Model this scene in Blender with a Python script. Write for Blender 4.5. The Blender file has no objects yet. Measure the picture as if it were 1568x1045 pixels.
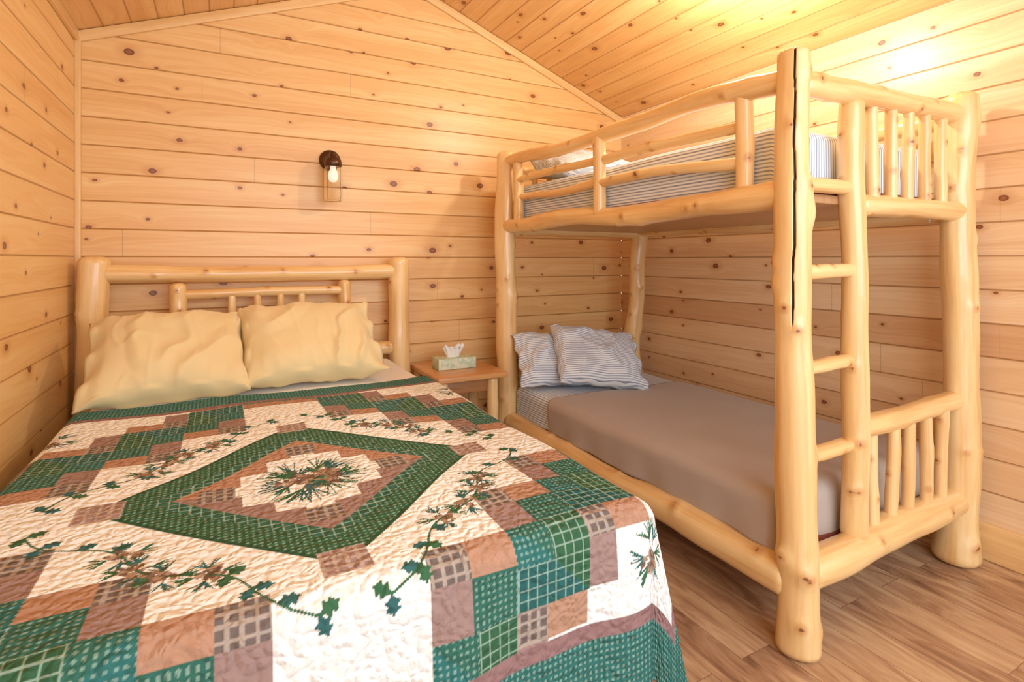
import bpy, bmesh, math, random
import numpy as np
from mathutils import Vector, Matrix, noise, Euler
random.seed(7); rng=np.random.default_rng(5)
S=bpy.context.scene; COL=S.collection
S.view_settings.view_transform='Standard'
S.view_settings.exposure=0.12
S.view_settings.gamma=1.08

def lin(r,g,b):
    f=lambda c:(c/255/12.92) if c/255<=.04045 else ((c/255+.055)/1.055)**2.4
    return (f(r),f(g),f(b),1.0)
def link(o,parent=None):
    COL.objects.link(o)
    if parent: o.parent=parent
    return o
def empty(name,loc=(0,0,0)):
    e=bpy.data.objects.new(name,None); e.empty_display_size=.1
    return link(e)

# ------------------------------------------------ node helpers
class M:
    def __init__(s,name,rough=.5,coat=0,spec=.5):
        s.m=bpy.data.materials.new(name); s.m.use_nodes=True
        s.nt=s.m.node_tree; s.b=s.nt.nodes['Principled BSDF']
        s.b.inputs['Roughness'].default_value=rough
        s.b.inputs['Coat Weight'].default_value=coat
        s.b.inputs['Specular IOR Level'].default_value=spec
    def n(s,t,ins=None,**props):
        nd=s.nt.nodes.new(t)
        for k,v in props.items(): setattr(nd,k,v)
        for k,v in (ins or {}).items(): s.set(nd.inputs[k],v)
        return nd
    def set(s,sock,v):
        if isinstance(v,bpy.types.NodeSocket): s.nt.links.new(v,sock)
        else: sock.default_value=v
    def math(s,op,a,b=0,c=0):
        return s.n('ShaderNodeMath',{0:a,1:b,2:c},operation=op).outputs[0]
    def mix(s,f,a,b,bt='MIX'):
        nd=s.n('ShaderNodeMix',None,data_type='RGBA',blend_type=bt)
        s.set(nd.inputs[0],f); s.set(nd.inputs[6],a); s.set(nd.inputs[7],b)
        return nd.outputs[2]
    def ramp(s,f,stops,interp='LINEAR'):
        nd=s.n('ShaderNodeValToRGB',{0:f}); cr=nd.color_ramp; cr.interpolation=interp
        while len(cr.elements)<len(stops): cr.elements.new(.5)
        for e,(p,c) in zip(cr.elements,stops):
            e.position=p; e.color=c if hasattr(c,'__len__') else (c,c,c,1)
        return nd.outputs[0]
    def comb(s,x,y,z=0): return s.n('ShaderNodeCombineXYZ',{0:x,1:y,2:z}).outputs[0]
    def sep(s,v): return s.n('ShaderNodeSeparateXYZ',{0:v}).outputs
    def noise(s,vec,scale,detail=3,dist=0,rough=.5):
        return s.n('ShaderNodeTexNoise',{'Vector':vec,'Scale':scale,'Detail':detail,'Distortion':dist,'Roughness':rough}).outputs[0]
    def bump(s,h,strength=.3,dist=.01):
        s.set(s.b.inputs['Normal'],s.n('ShaderNodeBump',{'Height':h,'Strength':strength,'Distance':dist}).outputs[0])
    def color(s,c): s.set(s.b.inputs['Base Color'],c)

def plank_mat(name,pitch,light,mid,dark,seed=0.0,rough=.36,var=.5,odd=None,groove=.6):
    m=M(name,rough,0,.5)
    tc=m.n('ShaderNodeTexCoord'); u,v,_=m.sep(tc.outputs['UV'])
    idx=m.math('FLOOR',m.math('DIVIDE',v,pitch))
    vl=m.math('SUBTRACT',v,m.math('MULTIPLY',idx,pitch))
    wn=m.n('ShaderNodeTexWhiteNoise',{'W':m.math('ADD',idx,seed)},noise_dimensions='1D')
    r=wn.outputs['Value']; r2=m.sep(wn.outputs['Color'])[1]
    uo=m.math('ADD',u,m.math('MULTIPLY',r,37.0))
    kv=m.comb(m.math('MULTIPLY',uo,3.4),m.math('MULTIPLY',m.math('ADD',m.math('MULTIPLY',idx,7.3),vl),4.8))
    vo=m.n('ShaderNodeTexVoronoi',{'Vector':kv,'Scale':1.0},voronoi_dimensions='2D')
    kr,kg,kb=m.sep(vo.outputs['Color'])
    rad=m.math('MULTIPLY_ADD',m.math('POWER',kr,2.0),.06,.026)
    dd=m.math('ADD',vo.outputs['Distance'],m.math('MULTIPLY',m.math('SUBTRACT',m.noise(kv,14,2),.5),.02))
    kd=m.math('DIVIDE',dd,rad)
    keep=m.math('GREATER_THAN',kg,.3)
    sw=m.math('MULTIPLY',m.math('EXPONENT',m.math('MULTIPLY',vo.outputs['Distance'],-7.0)),.45)
    g1=m.noise(m.comb(m.math('MULTIPLY',uo,.4),m.math('ADD',m.math('MULTIPLY',v,9.0),sw),m.math('MULTIPLY',r,11.0)),1.3,2,.15)
    rings=m.math('MULTIPLY_ADD',m.math('SINE',m.math('MULTIPLY',g1,60.0)),.5,.5)
    g2=m.noise(m.comb(m.math('MULTIPLY',uo,1.5),m.math('MULTIPLY',v,90.0),r),1.5,2)
    g=m.math('ADD',m.math('MULTIPLY',rings,.13),m.math('ADD',m.math('MULTIPLY',g1,.7),m.math('MULTIPLY',g2,.22)))
    c=m.ramp(g,[(.3,light),(.55,mid),(.9,dark)])
    big=m.noise(m.comb(m.math('MULTIPLY',uo,.8),m.math('MULTIPLY',v,2.0),0),1.2,2)
    tint=m.ramp(m.math('ADD',m.math('MULTIPLY',r2,.7),m.math('MULTIPLY',big,.3)),[(.1,(1,1,1,1)),(.5,(.97,.93,.88,1)),(.93,(.88,.78,.66,1))])
    c=m.mix(var,c,m.mix(1.0,c,tint,'MULTIPLY'))
    if odd is not None:
        for oi,oc in odd:
            c=m.mix(m.math('COMPARE',idx,float(oi),.4),c,m.mix(1.0,c,oc,'MULTIPLY'))
    halo=m.math('MULTIPLY',m.math('MULTIPLY',m.ramp(m.math('DIVIDE',kd,3.0),[(0,1.0),(1,0.0)]),keep),.6)
    c=m.mix(halo,c,m.mix(1.0,c,lin(208,158,108),'MULTIPLY'))
    kc=m.ramp(kd,[(0,lin(160,90,48)),(.5,lin(132,70,38)),(.75,lin(84,44,26)),(1,lin(150,90,50))])
    km=m.math('MULTIPLY',m.ramp(kd,[(.86,1.0),(1.0,0.0)]),keep)
    c=m.mix(m.math('MULTIPLY',km,.92),c,kc)
    fj=m.math('FRACT',m.math('ADD',m.math('DIVIDE',u,3.9),r))
    c=m.mix(m.math('MULTIPLY',m.math('LESS_THAN',fj,.0005),.5),c,lin(120,78,44))
    gd=m.math('MINIMUM',vl,m.math('SUBTRACT',pitch,vl))
    gm=m.ramp(m.math('DIVIDE',gd,.007),[(.2,(groove,groove*.84,groove*.68,1)),(.8,(1,1,1,1))])  # soft brown shadow line of each groove, painted into the board colour
    c=m.mix(1.0,c,gm,'MULTIPLY')
    m.color(c); m.bump(m.math('MULTIPLY',g,.3),.1,.004)
    return m.m

PITCH=.135
wall_m=plank_mat('pine_wall_back',PITCH,lin(243,206,146),lin(236,188,124),lin(217,158,94),3.0)
wallL_m=plank_mat('pine_wall_left',PITCH,lin(244,210,150),lin(237,193,128),lin(218,162,98),9.0)
wallR_m=plank_mat('pine_wall_right',PITCH,lin(244,216,178),lin(235,198,154),lin(214,168,124),17.0,var=.8,
    odd=[(6,(.80,.67,.58,1)),(3,(.93,.87,.82,1))])
ceil_m=plank_mat('pine_ceiling',.12,lin(240,198,136),lin(230,180,116),lin(208,152,88),23.0)

def simple_wood(name,c1,c2,rough=.35,scale=6,coat=.2,axis=2):
    m=M(name,rough,coat); tc=m.n('ShaderNodeTexCoord')
    sc=[14,14,14]; sc[axis]=1.2
    mp=m.n('ShaderNodeMapping',{'Vector':tc.outputs['Object'],'Scale':sc})
    g=m.noise(mp.outputs[0],scale*.5,4,.4)
    m.color(m.ramp(g,[(.3,c1),(.7,c2)])); m.bump(g,.08,.003); return m.m
trim_m=simple_wood('pine_trim',lin(242,204,144),lin(226,178,114),axis=1)
trimv_m=simple_wood('pine_trim_v',lin(242,204,144),lin(226,178,114),axis=2)

def log_mat(name,c1,c2):
    m=M(name,.28,.35); tc=m.n('ShaderNodeTexCoord'); oi=m.n('ShaderNodeObjectInfo')
    mp=m.n('ShaderNodeMapping',{'Vector':tc.outputs['Object'],'Scale':(16,16,.9),'Location':(0,0,0)})
    vv=m.n('ShaderNodeVectorMath',{0:mp.outputs[0],1:m.comb(m.math('MULTIPLY',oi.outputs['Random'],31.0),0,0)},operation='ADD').outputs[0]
    g=m.noise(vv,1.6,3,.5)
    g2=m.noise(vv,7,3)
    c=m.ramp(m.math('ADD',m.math('MULTIPLY',g,.8),m.math('MULTIPLY',g2,.2)),[(.3,c1),(.5,c2),(.72,lin(214,158,94))])
    k=m.n('ShaderNodeAttribute',attribute_name='knot').outputs['Fac']
    c=m.mix(m.ramp(k,[(.1,0.0),(.5,.5),(.8,.7)]),c,lin(198,132,72))
    c=m.mix(m.ramp(k,[(.74,0.0),(.88,.9)]),c,lin(112,66,36))
    c=m.mix(m.math('GREATER_THAN',k,1.5),c,lin(52,32,20))
    m.color(c); m.bump(g2,.1,.004); return m.m
log_m=log_mat('peeled_log',lin(248,216,160),lin(239,196,132))

# ------------------------------------------------ mesh helpers
def mesh_obj(name,verts,faces,mat,parent=None,smooth=True,uvs=None):
    me=bpy.data.meshes.new(name); me.from_pydata([tuple(v) for v in verts],[],faces)
    if uvs is not None:
        l=me.uv_layers.new(name='UVMap')
        for lp in me.loops: l.data[lp.index].uv=uvs[lp.vertex_index]
    if mat: me.materials.append(mat)
    if smooth: me.polygons.foreach_set('use_smooth',[True]*len(me.polygons))
    me.update()
    return link(bpy.data.objects.new(name,me),parent)

def grid_obj(name,P,mat,parent=None,UV=None,C=None,flip=False):
    ny,nx=P.shape[:2]
    me=bpy.data.meshes.new(name); nv=ny*nx
    i=np.arange(nv).reshape(ny,nx)
    q=np.stack([i[:-1,:-1],i[:-1,1:],i[1:,1:],i[1:,:-1]],-1).reshape(-1,4)
    if flip: q=q[:,::-1]
    me.vertices.add(nv); me.vertices.foreach_set('co',P.reshape(-1).astype(np.float32))
    nf=len(q); me.loops.add(nf*4); me.polygons.add(nf)
    me.loops.foreach_set('vertex_index',q.reshape(-1).astype(np.int32))
    me.polygons.foreach_set('loop_start',(np.arange(nf)*4).astype(np.int32))
    me.polygons.foreach_set('use_smooth',np.ones(nf,dtype=bool))
    me.update(calc_edges=True); me.validate()
    if UV is not None:
        l=me.uv_layers.new(name='UVMap')
        l.data.foreach_set('uv',UV.reshape(-1,2)[q.reshape(-1)].reshape(-1).astype(np.float32))
    if C is not None:
        a=me.color_attributes.new('Col','FLOAT_COLOR','POINT')
        c4=np.ones((nv,4),np.float32); c4[:,:3]=C.reshape(-1,3)
        a.data.foreach_set('color',c4.reshape(-1))
    me.materials.append(mat)
    return link(bpy.data.objects.new(name,me),parent)

def rbox(name,x0,x1,y0,y1,z0,z1,mat,bev=.005,parent=None,seg=3):
    me=bpy.data.meshes.new(name); bm=bmesh.new(); bmesh.ops.create_cube(bm,size=1)
    cx,cy,cz=(x0+x1)/2,(y0+y1)/2,(z0+z1)/2
    for v in bm.verts: v.co=Vector((v.co.x*(x1-x0),v.co.y*(y1-y0),v.co.z*(z1-z0)))
    bmesh.ops.bevel(bm,geom=bm.edges[:],offset=bev,segments=seg,affect='EDGES',profile=.5)
    for f in bm.faces: f.smooth=True
    bm.to_mesh(me); bm.free(); me.materials.append(mat)
    o=link(bpy.data.objects.new(name,me),parent); o.location=(cx,cy,cz)
    return o

def log(name,p0,p1,r0,r1=None,parent=None,mat=None,wob=.25,nk=6,seed=None,flare=0,crack=None,dome=.5):
    r1=r1 or r0; p0=Vector(p0); p1=Vector(p1); d=p1-p0; L=d.length
    rs=random.Random(seed if seed is not None else 5)
    qt=d.to_track_quat('Z','Y')
    if crack:
        lv=qt.inverted()@Vector((math.cos(crack[0]),math.sin(crack[0]),0)); crack=(math.atan2(lv.y,lv.x),crack[1],crack[2])
    n=max(8,int(L/.012)); seg=32 if r0>.03 else 20
    if crack: seg=150
    ph=[rs.uniform(0,6.28) for _ in range(6)]
    knots=[(rs.uniform(.04,L-.04),rs.uniform(0,6.28),rs.uniform(.009,.014)) for _ in range(int(nk*max(.5,L)*1.3))]
    verts=[];kn=[]
    for i in range(n+1):
        z=L*i/n; t=i/n; r=r0+(r1-r0)*t
        if flare: r+=flare*math.exp(-z/.12)
        r*=1+.035*math.sin(z*9+ph[0])+.02*math.sin(z*23+ph[1])
        e=min(z,L-z); er=r*dome
        if e<er: r*=math.sqrt(max(0,1-(1-e/er)**2))*.5+.5
        ox=wob*r0*.35*(math.sin(z*4+ph[2])+.5*math.sin(z*11+ph[3])); oy=wob*r0*.35*(math.sin(z*5+ph[4])+.5*math.sin(z*9+ph[5]))
        for j in range(seg):
            a=2*math.pi*j/seg; rr=r*(1+.02*math.sin(2*a+ph[0])+.02*math.sin(3*a+ph[1]+z*2)); kk=0
            for kz,ka,ks in knots:
                if abs(z-kz)<.06:
                    da=(a-ka+math.pi)%(2*math.pi)-math.pi
                    q=((z-kz)**2+(da*r)**2)
                    rr+=.006*math.exp(-q/(2*(ks*1.7)**2))*(r0/.05)
                    kk=max(kk,math.exp(-q/(2*(ks*.85)**2)))
            if crack and crack[1]<z<crack[2]:
                ca=crack[0]+.10*math.sin(z*5)+.03*math.sin(z*31)
                da=abs((a-ca+math.pi)%(2*math.pi)-math.pi)
                wd=.062*min(1,(z-crack[1])/.25+.5)
                if da<wd: rr-=.014*(1-da/wd)**.5; kk=2.2
            verts.append((rr*math.cos(a)+ox,rr*math.sin(a)+oy,z)); kn.append(kk)
    faces=[]
    for i in range(n):
        for j in range(seg):
            k=(j+1)%seg
            faces.append((i*seg+j,i*seg+k,(i+1)*seg+k,(i+1)*seg+j))
    faces.append(tuple(range(seg-1,-1,-1))); faces.append(tuple(n*seg+j for j in range(seg)))
    me=bpy.data.meshes.new(name); me.from_pydata(verts,[],faces)
    at=me.attributes.new('knot','FLOAT','POINT'); at.data.foreach_set('value',kn)
    me.polygons.foreach_set('use_smooth',[True]*(len(faces)-2)+[False]*2)
    me.materials.append(mat or log_m); me.update()
    o=link(bpy.data.objects.new(name,me),parent)
    o.matrix_world=Matrix.Translation(p0)@qt.to_matrix().to_4x4()
    return o

def drape(name,x0,x1,y0,y1,zt,ov,step,mat,parent=None,R=.045,k=.08,wave=.012,colf=None,puff=None,und=.004,thick=True,cf=.24,post=None):
    oxm,oxp,oym,oyp=ov
    X0,X1,Y0,Y1=x0+R,x1-R,y0+R,y1-R
    def ext(o): return (o+R*(math.pi/2)) if o>0 else 0
    sx=np.arange(X0-(ext(oxm) if oxm>0 else R),X1+(ext(oxp) if oxp>0 else R)+step*.5,step)
    ty=np.arange(Y0-(ext(oym) if oym>0 else R),Y1+(ext(oyp) if oyp>0 else R)+step*.5,step)
    s,t=np.meshgrid(sx,ty)
    ex=np.where(s>X1,s-X1,np.where(s<X0,s-X0,0.)); ey=np.where(t>Y1,t-Y1,np.where(t<Y0,t-Y0,0.))
    if oxm<=0: ex=np.where(s<X0,0,ex)
    if oxp<=0: ex=np.where(s>X1,0,ex)
    if oym<=0: ey=np.where(t<Y0,0,ey)
    if oyp<=0: ey=np.where(t>Y1,0,ey)
    r=np.hypot(ex,ey); rr=np.maximum(r,1e-9); dx=ex/rr; dy=ey/rr
    h=R*math.pi/2
    arc=np.minimum(r,h)/R; out=R*np.sin(arc); dz=R*(1-np.cos(arc)); rem=np.maximum(r-h,0)
    both=np.minimum(np.abs(ex),np.abs(ey))/np.maximum(np.maximum(np.abs(ex),np.abs(ey)),1e-6)
    kk=k+cf*both*(rem>0)
    out=out+kk*rem; dz=dz+np.sqrt(1-kk**2)*rem
    along=np.where(np.abs(ex)>np.abs(ey),t,s)
    wv=wave*np.minimum(rem/.15,1)*(np.sin(along*17+1)+.6*np.sin(along*31+2.2)+.5*np.sin(along*7))
    out=out+wv*(1-both)
    X=(s-ex)+dx*out; Y=(t-ey)+dy*out
    Z=zt-dz+und*(np.sin(s*7.1+t*3)+np.sin(s*3.3-t*6.7+1)+.6*np.sin(s*13+t*11))*(r<h)
    if puff is not None: Z=Z+puff(s,t)*(r<=h)
    P=np.stack([X,Y,Z],-1); UV=np.stack([s,t],-1)
    C=colf(s,t) if colf else None
    o=grid_obj(name,P,mat,parent,UV,C)
    if thick:
        md=o.modifiers.new('thick','SOLIDIFY'); md.thickness=.006; md.offset=-1
    return o

def pillow(name,w,h,T,mat,loc,rot,parent=None,flange=0,seed=0,n=80,wr=1.0):
    u=np.linspace(-1,1,n); U,V=np.meshgrid(u,u)
    def side(sg):
        x=w/2*U*(1-.06*(1-V**2)); y=h/2*V*(1-.07*(1-U**2))
        body=np.clip((1-U**4)*(1-V**4),0,1)**.5*(1-.25*(U**2+V**2)/2)
        z=sg*T/2*body
        wz=np.zeros_like(z)
        for i in range(n):
            for j in range(n):
                p=Vector((x[i,j]*5+seed*3.1,y[i,j]*5,sg*.7))
                nn=noise.noise(p)*.9+noise.noise(p*2.3)*.3
                q=Vector((x[i,j]*5+seed+nn*.5,y[i,j]*2.6-x[i,j]*2.5,3.3+seed))
                ridg=1-abs(noise.noise(q))*2.6
                q2=Vector((x[i,j]*11+seed*2,y[i,j]*5+x[i,j]*5,7.3+seed))
                ridg2=1-abs(noise.noise(q2))*2.6
                wz[i,j]=nn*.016+max(0,ridg-.35)*.028+max(0,ridg2-.6)*.010
        z=z+wz*wr*np.minimum(body*1.8,1)*sg
        ez=.012*np.sin(V*9+seed)*(np.abs(U)>.93)+.01*np.sin(U*11+seed*2)*(np.abs(V)>.93)
        z=z+ez
        if flange:
            f=np.clip((U*np.sign(flange)-.84)/.16,0,1)
            x=x+np.sign(flange)*f*abs(flange)*(1+.15*np.sin(V*8+seed)); z=z*(1-f*.7)+f*.016*np.sin(V*10+seed)
        return np.stack([x,y,z],-1)
    A=side(1);B=side(-1)
    edge=(np.abs(U)>.999)|(np.abs(V)>.999)
    mid=(A+B)/2; A[edge]=mid[edge]; B[edge]=mid[edge]
    V2=np.concatenate([A.reshape(-1,3),B.reshape(-1,3)])
    i=np.arange(n*n).reshape(n,n); q=np.stack([i[:-1,:-1],i[:-1,1:],i[1:,1:],i[1:,:-1]],-1).reshape(-1,4)
    faces=[tuple(map(int,f)) for f in q]+[tuple(int(k)+n*n for k in f[::-1]) for f in q]
    uv=[(float(v[0]),float(v[1])) for v in V2]
    o=mesh_obj(name,V2.tolist(),faces,mat,parent,True,uv)
    bm=bmesh.new(); bm.from_mesh(o.data); bmesh.ops.remove_doubles(bm,verts=bm.verts,dist=.00005); bm.to_mesh(o.data); bm.free()
    o.location=loc; o.rotation_euler=[math.radians(a) for a in rot]
    return o

# ------------------------------------------------ room
XL,XR,YB,YF=-.617,2.70,3.25,-.9
ZE=2.29; SL=.382; XM=(XL+XR)/2; ZR=ZE+SL*(XR-XM)
def planked(name,org,ud,vd,v0,v1,ufun,mat,pitch=PITCH,gr=.003,gw=.004):
    org=Vector(org);ud=Vector(ud);vd=Vector(vd);nrm=ud.cross(vd)
    verts=[];faces=[];uvs=[]
    k0=math.floor(v0/pitch+1e-6)
    for k in range(k0,int(math.ceil(v1/pitch-1e-6))):
        a=max(v0,k*pitch);b=min(v1,(k+1)*pitch)
        if b-a<2e-3: continue
        prof=[(a,-gr),(min(a+gw,b),0),(max(b-gw,a),0),(b,-gr)]
        base=len(verts)
        for (v,dn) in prof:
            ua,ub=ufun(v)
            for u in (ua,ub):
                verts.append(org+ud*u+vd*v+nrm*dn); uvs.append((u,min(max(v,k*pitch+1e-4),(k+1)*pitch-1e-4)))
        for j in range(3):
            i=base+j*2; faces.append((i,i+1,i+3,i+2))
    o=mesh_obj(name,verts,faces,mat,None,False,uvs); return o
def gab(z):
    if z<=ZE: return (XL,XR)
    dx=(z-ZE)/SL; return (XL+dx,max(XR-dx,XL+dx+.001))
planked('wall_back',(0,YB,0),(1,0,0),(0,0,1),0,ZR,gab,wall_m)
planked('wall_left',(XL,0,0),(0,1,0),(0,0,1),0,ZE,lambda v:(YF,YB),wallL_m)
planked('wall_right',(XR,0,0),(0,-1,0),(0,0,1),0,ZE,lambda v:(-YB,-YF),wallR_m)
sl=math.hypot(XM-XL,ZR-ZE); c,s_=(XM-XL)/sl,(ZR-ZE)/sl
a=planked('ceiling',(XL,0,ZE),(0,-1,0),(c,0,s_),0,sl,lambda v:(-YB,-YF),ceil_m,.12)
b=planked('ceiling_r',(XR,0,ZE),(0,1,0),(-c,0,s_),0,sl,lambda v:(YF,YB),ceil_m,.12)
bm=bmesh.new(); bm.from_mesh(a.data); bm.from_mesh(b.data); bm.to_mesh(a.data); bm.free(); bpy.data.objects.remove(b)
def strip(name,p0,p1,w,t,nrm,mat):
    p0=Vector(p0);p1=Vector(p1);d=(p1-p0).normalized();nrm=Vector(nrm);sd=d.cross(nrm).normalized()
    L=(p1-p0).length
    o=rbox(name,-w/2,w/2,-t/2,t/2,-L/2,L/2,mat,.004)
    m=Matrix((sd,nrm,d)).transposed().to_4x4(); o.matrix_world=Matrix.Translation((p0+p1)/2+nrm*t/2)@m
    return o
w=.05
strip('trim_1',(XR,YB,ZE-.03),(XM,YB,ZR-.03),w,.018,(0,-1,0),trimv_m)
strip('trim_2',(XL,YB,ZE-.03),(XM,YB,ZR-.03),w,.018,(0,-1,0),trimv_m)
strip('trim_3',(XL+.012,YB,0),(XL+.012,YB,ZE),.024,.02,(0,-1,0),trimv_m)
rbox('trim_4',XL,XL+.018,YF,YB-.02,ZE-.05,ZE,trim_m,.004)
rbox('baseboard_right',XR-.018,XR,YF,YB,0,.145,trim_m,.005)
rbox('baseboard_back',XL,XR-.018,YB-.018,YB,0,.145,simple_wood('pine_base',lin(242,206,146),lin(226,180,116),axis=0),.005)
rbox('baseboard_left',XL,XL+.018,YF,YB-.018,0,.145,trim_m,.005)

# floor
m=M('laminate_floor',.3,.1); tc=m.n('ShaderNodeTexCoord'); x,y,z=m.sep(tc.outputs['Object'])
bv=m.comb(y,x,0)
br=m.n('ShaderNodeTexBrick',{'Vector':bv,'Scale':1.0,'Mortar Size':.0012,'Brick Width':1.1,'Row Height':.125,'Color1':(0,0,0,1),'Color2':(1,1,1,1),'Mortar':(.5,.5,.5,1),'Bias':0.0},offset=.37)
rv=m.sep(br.outputs['Color'])[0]
g1=m.noise(m.comb(m.math('MULTIPLY',y,1.4),m.math('MULTIPLY',x,6),m.math('MULTIPLY',rv,17)),2.0,4,1.8,.6)
g2=m.noise(m.comb(m.math('MULTIPLY',y,3),m.math('MULTIPLY',x,70),rv),1.5,3)
g=m.math('ADD',m.math('ADD',m.math('MULTIPLY',g1,.75),m.math('MULTIPLY',g2,.15)),m.math('MULTIPLY',rv,.14))
c=m.ramp(g,[(.3,lin(104,72,52)),(.43,lin(160,120,90)),(.56,lin(192,154,118)),(.75,lin(218,184,144))])
c=m.mix(m.math('MULTIPLY',br.outputs['Fac'],.6),c,lin(60,38,26))
m.color(c); m.bump(m.math('SUBTRACT',g2,m.math('MULTIPLY',br.outputs['Fac'],2.0)),.1,.003)
floor=mesh_obj('floor',[(XL,YF,0),(XR,YF,0),(XR,YB,0),(XL,YB,0)],[(0,1,2,3)],m.m,None,False)

# ------------------------------------------------ fabrics
def fabric(name,c1,c2=None,bumps=.15,scale=400,rough=.85,uv=False):
    m=M(name,rough,0,.2); m.b.inputs['Sheen Weight'].default_value=.15
    tc=m.n('ShaderNodeTexCoord'); n1=m.noise(tc.outputs['Object'],6,3); n2=m.noise(tc.outputs['Object'],scale,2)
    m.color(m.mix(n1,c1,c2 or c1)); m.bump(n2,bumps,.002); return m.m
cream_m=fabric('cream_cotton',lin(232,212,162),lin(225,203,151))
white_m=fabric('white_cotton',lin(240,239,236))
taupe_m=fabric('taupe_blanket',lin(186,171,160),lin(176,161,150),.2)
red_m=fabric('bunkie_board_cloth',lin(132,58,44),lin(96,48,40))
def stripe_mat(name,axis=0,per=.02,duty=.42,cw=lin(234,238,242),cs=lin(134,148,174)):
    m=M(name,.85,0,.2); tc=m.n('ShaderNodeTexCoord'); uvs=m.sep(tc.outputs['UV'])
    f=m.math('FRACT',m.math('DIVIDE',uvs[axis],per))
    f2=m.math('FRACT',m.math('DIVIDE',uvs[axis],per*3))
    a_=m.math('LESS_THAN',f,duty); b_=m.math('LESS_THAN',f2,.12)
    c=m.mix(m.math('MULTIPLY',a_,.75),cw,cs); c=m.mix(m.math('MULTIPLY',b_,.5),c,lin(116,124,146))
    m.color(c); m.bump(m.noise(tc.outputs['Object'],300,2),.1,.002); return m.m
stripe_m=stripe_mat('ticking_stripe',0,.013)
stripep_m=stripe_mat('ticking_stripe_pillow',1,.012)

# ------------------------------------------------ double bed
bed=empty('log_bed')
HY=3.13
log('headboard_post_1',(-.529,HY,0),(-.529,HY,1.215),.066,.062,bed,seed=11)
log('headboard_post_2',(.927,HY,0),(.927,HY,1.215),.064,.058,bed,seed=12)
log('headboard_top_rail',(-.50,HY,1.128),(.90,HY,1.128),.043,.041,bed,seed=13)
log('headboard_low_rail',(-.50,HY,.68),(.90,HY,.68),.042,.04,bed,seed=14)
log('headboard_inner_post_1',(-.193,HY,.68),(-.193,HY,1.087),.037,.037,bed,seed=15)
log('headboard_inner_post_2',(.607,HY,.68),(.607,HY,1.087),.037,.035,bed,seed=16)
log('headboard_inner_rail',(-.18,HY,1.03),(.60,HY,1.03),.026,.024,bed,seed=17)
for i,xx in enumerate((.045,.161,.277,.382)):
    log('headboard_spindle_%d'%(i+1),(xx,HY,.68),(xx,HY,1.03),.019,.018,bed,seed=20+i)
log('side_rail_1',(-.45,1.0,.28),(-.45,3.1,.28),.05,.05,bed,seed=31)
log('side_rail_2',(.83,1.0,.28),(.83,3.1,.28),.05,.05,bed,seed=32)
log('foot_rail',(-.45,1.0,.24),(.78,1.0,.24),.05,.05,bed,seed=33)
log('foot_post_1',(-.45,1.0,0),(-.45,1.0,.33),.055,.05,bed,seed=34)
log('foot_post_2',(.78,.99,0),(.78,.99,.30),.06,.055,bed,seed=35)
rbox('mattress_platform',-.42,.80,1.02,3.06,.27,.33,trim_m,.005,bed)
rbox('mattress',-.45,.85,.98,3.06,.33,.625,white_m,.045,bed,5)
drape('fitted_sheet',-.462,.862,2.1,3.07,.632,(.2,.2,0,0),.02,white_m,bed,und=.002)

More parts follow.
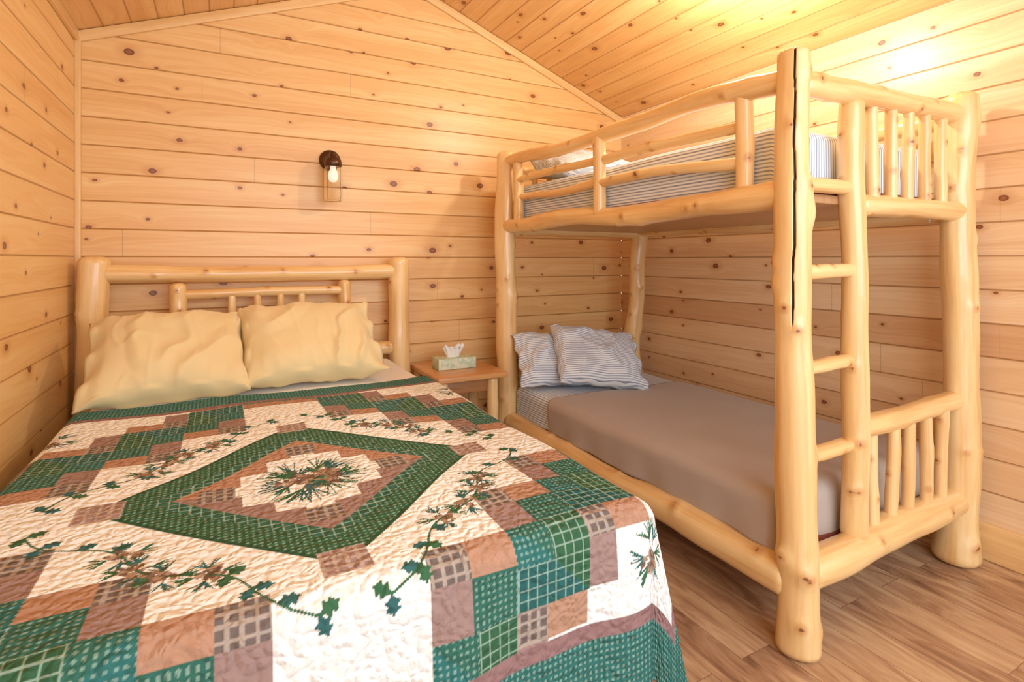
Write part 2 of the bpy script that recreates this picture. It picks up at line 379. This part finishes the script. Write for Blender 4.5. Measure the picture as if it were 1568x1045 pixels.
# quilt colours
QX,QY=.2,1.46; cq=.0875
def L3(r,g,b): return np.array(lin(r,g,b)[:3])
WH=L3(240,242,241);BR=L3(176,134,110);BR2=L3(152,124,118);GR=L3(48,92,64);TE=L3(42,104,102);LT=L3(180,210,194);CK=L3(106,94,90)
def quiltcol(s,t):
    dx=s-QX;dy=t-QY;a_=np.abs(dx)/cq;b_=np.abs(dy)/cq;L1=(a_+b_)*cq
    C=np.zeros(s.shape+(3,)); C[:]=WH
    def put(mask,col): C[mask]=col
    def dotted(mask,base):
        put(mask,base); d=mask&(np.hypot((dx/.0125)%1-.5,(dy/.0125)%1-.5)<.25); put(d,base*.6+LT*.4)
    def gridp(mask,base):
        put(mask,base); d=mask&((((dx/.022)%1)<.125)|(((dy/.022)%1)<.125)); put(d,base*.45+LT*.55)
    def check(mask,base=None):
        b0=CK if base is None else base
        put(mask,b0); d=mask&((((dx/.022)%1)<.32)|(((dy/.022)%1)<.32)); put(d,b0*.5+L3(206,190,176)*.5)
    P=np.floor((a_-1.5)/2);Q=np.floor((b_-1.5)/2);L=P+Q
    ka=(a_-1.5)-2*P;kb=(b_-1.5)-2*Q;k=np.maximum(ka,kb);mn=np.minimum(ka,kb)
    out=L1>.456
    side=(a_<1.5)|(b_<1.5)
    m2=out&(L==2); put(m2&(ka>=.9)&(kb<.9),BR); put(m2&(kb>=.9)&(ka<.9),BR2); dotted(m2&(mn>=.9),GR*.5+TE*.5); check(m2&(k<.9)&~side)
    ks=np.where(a_<1.5,kb,ka)
    put(m2&side,WH); put(m2&side&(ks>=1.3),BR)
    m3=out&(L==3); dotted(m3,GR*.5+TE*.5); gridp(m3&(k>=1)&(ka>kb),GR); dotted(m3&(ka<kb),TE); gridp(m3&(k>=1.)&(ka<kb),TE*.75)
    m4=out&(L==4); put(m4&(k<1.95)&(ka>=kb),BR); put(m4&(k<1.95)&(ka<kb),BR2); put(m4&(mn>=.8),WH); check(m4&(k<.8))
    m5=out&(L>=5); put(m5,WH)
    g=(L1<=.456)&(L1>.30); dotted(g,GR); put((L1<=.456)&(L1>.44),GR*.8)
    gd=(L1<=.35)&(L1>.30); gridp(gd,GR*.7+TE*.3)
    i=np.round(a_/.72);j=np.round(b_/.72)
    inn=L1<=.30; put(inn&((i+j)>3),BR); put(inn&((i+j)>3)&(dy<0),BR2)
    vt=((a_<.5)&(np.abs(b_-5)<.5))|((b_<.5)&(np.abs(a_-5)<.5)); check(vt,BR2)
    check(((a_<.45)&(np.abs(b_-2.4)<.45))|((b_<.45)&(np.abs(a_-2.4)<.45)))
    bx=np.abs(dx);MV=L3(142,108,108)
    brd=(bx>.825)|(dy<-.73)|(dy>.845); put(brd,MV)
    b2=(bx>.855)|(dy<-.765)|(dy>.875); dotted(b2,TE*.8+GR*.2)
    sx=s[0];ty=t[:,0];st=sx[1]-sx[0]
    def box(cx,cy,rad):
        i0=max(0,int((cx-rad+QX-sx[0])/st));i1=int((cx+rad+QX-sx[0])/st)+2
        j0=max(0,int((cy-rad+QY-ty[0])/st));j1=int((cy+rad+QY-ty[0])/st)+2
        return slice(j0,max(j0,j1)),slice(i0,max(i0,i1))
    def seg(p,q,w_,col,taper=0):
        cx,cy=(p[0]+q[0])/2,(p[1]+q[1])/2;rad=math.hypot(q[0]-p[0],q[1]-p[1])/2+w_+.003
        sl_=box(cx,cy,rad); X=dx[sl_];Y=dy[sl_]
        if X.size==0: return
        vx,vy=q[0]-p[0],q[1]-p[1];l2=vx*vx+vy*vy+1e-12
        tt=np.clip(((X-p[0])*vx+(Y-p[1])*vy)/l2,0,1)
        d=np.hypot(X-p[0]-tt*vx,Y-p[1]-tt*vy); C[sl_][d<w_*(1-taper*tt)]=col
    def leaf(p,ang,l,w_,col):
        cx,cy=p[0]+math.cos(ang)*l/2,p[1]+math.sin(ang)*l/2
        sl_=box(cx,cy,l/2+.004);X=dx[sl_]-p[0];Y=dy[sl_]-p[1]
        if X.size==0: return
        A=(X*math.cos(ang)+Y*math.sin(ang))/l;B=(-X*math.sin(ang)+Y*math.cos(ang))
        C[sl_][(A>0)&(A<1)&(np.abs(B)<w_*np.sin(np.clip(A,0,1)*math.pi)*(1+.3*np.cos(A*18)))]=col
    rr=random.Random(3)
    VG=L3(52,98,66);VT=L3(48,96,96);CO=L3(162,134,112);CO2=L3(112,88,74)
    def needles(p,ang,n,l,col):
        for _ in range(n):
            a2=ang+rr.uniform(-.85,.85);ll=l*rr.uniform(.6,1)
            seg(p,(p[0]+ll*math.cos(a2),p[1]+ll*math.sin(a2)),.0019,col,.3)
    def cone(p,r_):
        for q in range(10):
            an=rr.uniform(0,6.28);d=rr.uniform(0,r_)
            leaf((p[0]+d*math.cos(an)*.6,p[1]+d*math.sin(an)*.6),an,r_*.8,r_*.28,CO if q%2 else CO2)
    def spray(cx,cy,r_,n,nn=12):
        for q in range(n):
            an=2*math.pi*q/n+rr.uniform(-.3,.3); e=(cx+r_*.4*math.cos(an),cy+r_*.4*math.sin(an))
            seg((cx,cy),e,.002,CO2); needles(e,an,nn,r_*.62,VT if q%2 else VG)
        for q in range(max(2,n//2)):
            an=rr.uniform(0,6.28); cone((cx+r_*.28*math.cos(an),cy+r_*.28*math.sin(an)),r_*.3)
    for sx_ in (1,-1):
        for sy_ in (1,-1):
            pa=(sx_*.545,sy_*.06);pb=(sx_*.06,sy_*.545); prev=None
            nrm=(sx_*.7071,sy_*.7071)
            for q in range(61):
                f=q/60; wv=.018*math.sin(f*6.28*2.5)
                p=(pa[0]+(pb[0]-pa[0])*f+nrm[0]*wv,pa[1]+(pb[1]-pa[1])*f+nrm[1]*wv)
                if prev: seg(prev,p,.0024,VG)
                if q%6==0 and (f<.33 or f>.67):
                    base=math.atan2(p[1]-prev[1],p[0]-prev[0]) if prev else math.atan2(pb[1]-pa[1],pb[0]-pa[0])
                    for sg in (1,-1):
                        if rr.random()<.8: leaf(p,base+sg*rr.uniform(.7,1.3),.038,.0125,VG if rr.random()<.5 else VT)
                if q in (21,27,33,39):
                    spray(p[0],p[1],.058,4,10); cone((p[0]+rr.uniform(-.012,.012),p[1]),.02)
                prev=p
            spray(sx_*.66,sy_*.66 if sy_>0 else -.62,.08,6)
    spray(0,0,.14,9,15); spray(.035,.01,.08,6); spray(-.035,.0,.08,6)
    return C
def quilt_mat():
    m=M('patchwork_quilt_cloth',.85,0,.2)
    tc=m.n('ShaderNodeTexCoord'); at=m.n('ShaderNodeVertexColor',layer_name='Col')
    uv=tc.outputs['UV']
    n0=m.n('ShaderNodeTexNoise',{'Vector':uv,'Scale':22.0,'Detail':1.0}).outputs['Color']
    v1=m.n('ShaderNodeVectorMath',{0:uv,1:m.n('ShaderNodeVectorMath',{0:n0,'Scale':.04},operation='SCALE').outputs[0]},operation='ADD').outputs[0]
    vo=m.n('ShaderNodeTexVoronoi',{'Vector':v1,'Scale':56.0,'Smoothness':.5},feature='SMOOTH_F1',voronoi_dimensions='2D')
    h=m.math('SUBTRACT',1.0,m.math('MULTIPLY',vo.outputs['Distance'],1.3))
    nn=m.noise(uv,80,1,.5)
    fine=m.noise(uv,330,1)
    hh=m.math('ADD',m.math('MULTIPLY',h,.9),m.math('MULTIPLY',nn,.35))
    m.color(m.mix(m.ramp(h,[(.25,.14),(.45,0.0)]),at.outputs['Color'],m.mix(1.0,at.outputs['Color'],(.6,.6,.6,1),'MULTIPLY')))  # shade in the valleys between puckers, put into the cloth colour
    m.bump(m.math('ADD',hh,m.math('MULTIPLY',fine,.06)),.7,.011); return m.m
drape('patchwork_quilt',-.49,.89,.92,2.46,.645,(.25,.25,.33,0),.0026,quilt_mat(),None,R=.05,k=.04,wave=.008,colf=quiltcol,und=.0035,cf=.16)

pillow('pillow',.565,.50,.20,cream_m,(-.185,2.67,.80),(34,0,3),None,flange=-.02,seed=2,wr=.95)
pillow('pillow',.60,.50,.20,cream_m,(.365,2.70,.815),(35,0,2),None,flange=.03,seed=5,wr=.95)

# ------------------------------------------------ bunk bed
bk=empty('log_bunk_bed')
A,B,Yn,Yf=1.541,2.578,1.045,2.93
log('post_1',(A+.02,Yn,0),(A-.015,Yn,1.84),.062,.047,bk,seed=41,nk=9,crack=(math.radians(-142),1.0,1.9),dome=.25)
log('post_2',(B,Yn,0),(B,Yn,1.86),.06,.054,bk,seed=42,flare=.028)
log('post_3',(A,Yf,0),(A-.01,Yf,1.865),.066,.06,bk,seed=43)
log('post_4',(B-.01,Yf,0),(B-.01,Yf,1.865),.058,.052,bk,seed=44,wob=.8)
log('side_rail_upper_front',(A,Yn-.02,1.395),(A,Yf,1.41),.046,.042,bk,seed=51,wob=.6)
log('side_rail_upper_back',(B,Yn,1.395),(B,Yf,1.40),.045,.043,bk,seed=52)
log('side_rail_lower_front',(A,Yn,.215),(A,Yf,.215),.058,.055,bk,seed=53)
log('side_rail_lower_back',(B,Yn,.215),(B,Yf,.215),.055,.055,bk,seed=54)
log('guard_rail_top',(A,Yn+.0,1.765),(A,Yf,1.79),.036,.033,bk,seed=55,wob=.7)
log('guard_rail_top_back',(B,Yn+.0,1.76),(B,Yf,1.77),.035,.034,bk,seed=56)
log('guard_rail_mid_1',(A,1.22,1.645),(A,2.0,1.66),.019,.021,bk,seed=57,wob=1)
log('guard_rail_mid_2',(A,2.0,1.66),(A,2.78,1.675),.021,.019,bk,seed=58,wob=1)
log('guard_rail_mid_3',(A,1.22,1.535),(A,2.0,1.555),.022,.02,bk,seed=59,wob=1)
log('guard_rail_mid_4',(A,2.0,1.555),(A,2.78,1.565),.022,.019,bk,seed=60,wob=1)
for i,(yy,r) in enumerate(((1.22,.029),(2.0,.029),(2.78,.03))):
    log('guard_post_%d'%(i+1),(A-.005,yy,1.40),(A-.005,yy,1.775),r,r,bk,seed=61+i,wob=.5)
for tag,yy in (('near',Yn),('far',Yf)):
    log('end_top_rail_'+tag,(A+.02,yy,1.74),(B-.02,yy,1.78),.038,.038,bk,seed=70)
    log('end_platform_rail_'+tag,(A+.02 if tag=='far' else 1.86,yy,1.385),(B-.02,yy,1.39),.038,.038,bk,seed=71)
    log('end_lower_top_rail_'+tag,(1.86 if tag=='near' else A+.02,yy,.635),(B-.02,yy,.645),.036,.036,bk,seed=72)
    log('end_bottom_rail_'+tag,(A+.02,yy,.245),(B-.02,yy,.245),.058,.055,bk,seed=73)
    xs=(1.965,2.08,2.195,2.31,2.43)
    for i,xx in enumerate(xs):
        log('end_spindle_upper_%s_%d'%(tag,i),(xx,yy,1.38),(xx,yy,1.76),.021,.019,bk,seed=80+i,nk=5)
        log('end_spindle_lower_%s_%d'%(tag,i),(xx,yy,.26),(xx,yy,.64),.021,.021,bk,seed=90+i,nk=5,wob=.7)
    if tag=='far':
        for i,xx in enumerate((1.63,1.74,1.85)):
            log('end_spindle_upper_far_b%d'%i,(xx,yy,1.38),(xx,yy,1.76),.021,.019,bk,seed=100+i,nk=5)
            log('end_spindle_lower_far_b%d'%i,(xx,yy,.26),(xx,yy,.64),.021,.021,bk,seed=110+i,nk=5)
log('ladder_upright',(1.865,Yn,.27),(1.85,Yn,1.735),.042,.039,bk,seed=120)
for i,zz in enumerate((.588,.863,1.16,1.435)):
    log('ladder_rung_%d'%(i+1),(A+.02,Yn,zz),(1.85,Yn,zz+.005),.024,.022,bk,seed=121+i)
plat=simple_wood('plywood_platform',lin(190,140,95),lin(170,120,80))
rbox('platform_upper',A+.03,B-.03,Yn+.03,Yf-.03,1.385,1.415,plat,.004,bk)
rbox('platform_lower',A+.03,B-.03,Yn+.03,Yf-.03,.215,.24,plat,.004,bk)
rbox('bunkie_board_upper',A+.03,B-.03,Yn+.05,Yf-.05,1.415,1.445,red_m,.01,bk)
rbox('bunkie_board_lower',A+.02,B-.03,Yn+.05,Yf-.05,.24,.275,red_m,.01,bk)
rbox('mattress_upper',A+.045,B-.05,Yn+.075,Yf-.07,1.445,1.63,white_m,.04,bk,5)
rbox('mattress_lower',A+.03,B-.05,Yn+.075,Yf-.07,.275,.43,white_m,.04,bk,5)
drape('striped_sheet_upper',A+.036,B-.042,Yn+.065,Yf-.06,1.64,(.16,.16,.16,.1),.01,stripe_m,bk,R=.04,k=.0,wave=.002,und=.002,cf=0)
drape('striped_sheet_lower',A+.02,B-.042,2.2,Yf-.06,.437,(.13,.1,0,.1),.01,stripe_m,bk,R=.04,k=.0,wave=.002,und=.002,cf=0)
blk=drape('taupe_blanket',A+.005,B-.035,Yn+.058,2.47,.447,(.125,.1,.15,0),.01,taupe_m,None,R=.05,k=-.02,wave=.006,und=.003,cf=0)
pillow('striped_pillow',.52,.36,.15,stripep_m,(1.79,2.74,.60),(52,4,-6),None,seed=7,flange=-.02)
pillow('striped_pillow',.54,.40,.16,stripep_m,(1.965,2.59,.62),(48,8,-12),None,seed=9,flange=.03)
pillow('striped_pillow',.60,.40,.18,stripep_m,(1.92,2.60,1.735),(12,0,0),None,seed=12)

# ------------------------------------------------ nightstand
ns=empty('log_nightstand')
nst=simple_wood('nightstand_top_wood',lin(222,164,104),lin(196,134,78),.3,axis=0)
nsd=simple_wood('nightstand_apron_wood',lin(176,120,72),lin(148,94,54),.4,axis=0)
rbox('top',1.0,1.42,2.68,3.2,.54,.572,nst,.008,ns)
rbox('apron',1.04,1.37,2.75,3.15,.46,.54,nsd,.004,ns)
rbox('shelf',1.04,1.37,2.75,3.15,.16,.18,nsd,.004,ns)
for i,(xx,yy) in enumerate(((1.045,2.74),(1.35,2.74),(1.045,3.12),(1.35,3.0))):
    log('leg_%d'%(i+1),(xx,yy,0),(xx,yy,.54),.033,.03,ns,seed=130+i)
log('stretcher',(1.35,2.74,.17),(1.35,3.0,.17),.022,.022,ns,seed=140)

# tissue box
tb=empty('tissue_box')
m=M('tissue_carton',.5); tc=m.n('ShaderNodeTexCoord')
m.color(m.ramp(m.noise(tc.outputs['Object'],22,2),[(.4,lin(222,226,196)),(.55,lin(178,206,176)),(.65,lin(226,226,204))]))
cb=rbox('carton',1.075,1.305,2.87,2.99,.573,.635,m.m,.003,tb)
n=40;P=np.zeros((n,n,3))
for i in range(n):
    for j in range(n):
        a_=j/(n-1)*2*math.pi; h=i/(n-1)
        r=.03+.022*h*(.75+.25*math.sin(a_*3+1))+.007*math.sin(a_*7+h*2)*h
        P[i,j]=(1.185+r*1.25*math.cos(a_),2.93+r*.45*math.sin(a_),.634+.07*h*(.85+.15*math.sin(a_*2+.6))+.006*math.sin(a_*9)*h)
grid_obj('tissue',P,white_m,tb)

# ------------------------------------------------ wall sconce
sc=empty('wall_sconce')
m=M('bronze_metal',.35); m.b.inputs['Metallic'].default_value=.8
tc=m.n('ShaderNodeTexCoord'); m.color(m.mix(m.noise(tc.outputs['Object'],20,2),lin(104,72,52),lin(66,46,38))); bronze=m.m
def lathe(name,prof,mat,parent,axis_loc,seg=40,rot=None,smooth=True):
    verts=[];faces=[]
    for r,z in prof:
        for j in range(seg):
            a=2*math.pi*j/seg; verts.append((r*math.cos(a),r*math.sin(a),z))
    for i in range(len(prof)-1):
        for j in range(seg):
            k=(j+1)%seg; faces.append((i*seg+j,i*seg+k,(i+1)*seg+k,(i+1)*seg+j))
    o=mesh_obj(name,verts,faces,mat,parent,smooth); o.location=axis_loc
    if rot: o.rotation_euler=rot
    return o
SX,SZ=.549,1.775
lathe('backplate',[(0,.03),(.02,.03),(.045,.024),(.058,.012),(.06,0),(0,0)],bronze,sc,(SX,YB,SZ),rot=(math.pi/2,0,0))
lathe('arm',[(.009,0),(.009,.09)],bronze,sc,(SX,YB-.02,SZ),rot=(math.pi/2,0,0))
JY=YB-.105
lathe('socket_cap',[(0,.03),(.018,.03),(.022,.02),(.022,.0),(.044,-.012),(.047,-.03),(.047,-.05),(.042,-.052),(0,-.05)],bronze,sc,(SX,JY,SZ))
m=M('jar_glass',.03); m.b.inputs['Transmission Weight'].default_value=1; m.b.inputs['IOR'].default_value=1.45
m.color((1,.99,.97,1)); glass=m.m
j=lathe('jar',[(.041,-.05),(.048,-.075),(.049,-.22),(.046,-.24),(.04,-.243)],glass,sc,(SX,JY,SZ),seg=8,smooth=False)
md=j.modifiers.new('wall','SOLIDIFY'); md.thickness=.003; md.offset=-1
m=M('bulb_glow',.3); m.color((.95,.92,.86,1)); m.b.inputs['Emission Color'].default_value=(1,.88,.7,1); m.b.inputs['Emission Strength'].default_value=.6
lathe('bulb',[(0,-.14),(.016,-.136),(.026,-.118),(.028,-.10),(.022,-.08),(.014,-.065),(.014,-.045)],m.m,sc,(SX,JY,SZ),seg=24)

# ceiling light (above frame) – real fixture carrying the main lamp
cl=empty('ceiling_light')
LX,LY=1.93,1.62; LZ=ZE+SL*(XR-LX)
lathe('canopy',[(0,0),(.07,0),(.075,-.02),(.05,-.035),(.02,-.04),(.012,-.06),(.012,-.18),(0,-.18)],bronze,cl,(LX,LY,LZ+.01))
def light(name,kind,loc,energy,color,size=.1,rot=None,parent=None,**kw):
    l=bpy.data.lights.new(name,kind); l.energy=energy; l.color=color
    if kind=='POINT': l.shadow_soft_size=size
    if kind=='AREA': l.shape='RECTANGLE'; l.size=size; l.size_y=kw.get('sy',size)
    o=link(bpy.data.objects.new(name,l),parent); o.location=loc
    if rot: o.rotation_euler=rot
    return o
light('ceiling_lamp_bulb','POINT',(LX,LY,LZ-.25),34,(1,.92,.76),.045,parent=cl)
light('window_daylight','AREA',(1.0,YF+.02,1.6),37,(.89,.95,1.0),2.2,(math.radians(85),0,0),sy=1.3)

w=bpy.data.worlds.new('World'); S.world=w; w.use_nodes=True
w.node_tree.nodes['Background'].inputs[0].default_value=(.93,.97,1,1)
w.node_tree.nodes['Background'].inputs[1].default_value=1.35

# camera
cd=bpy.data.cameras.new('cam'); cam=link(bpy.data.objects.new('camera',cd))
cam.location=(0,0,1.2); cam.rotation_euler=(math.radians(90),0,math.radians(-28.26))
cd.sensor_width=36; cd.lens=18.96; cd.shift_y=-124.5/1568; cd.clip_start=.05
S.camera=cam
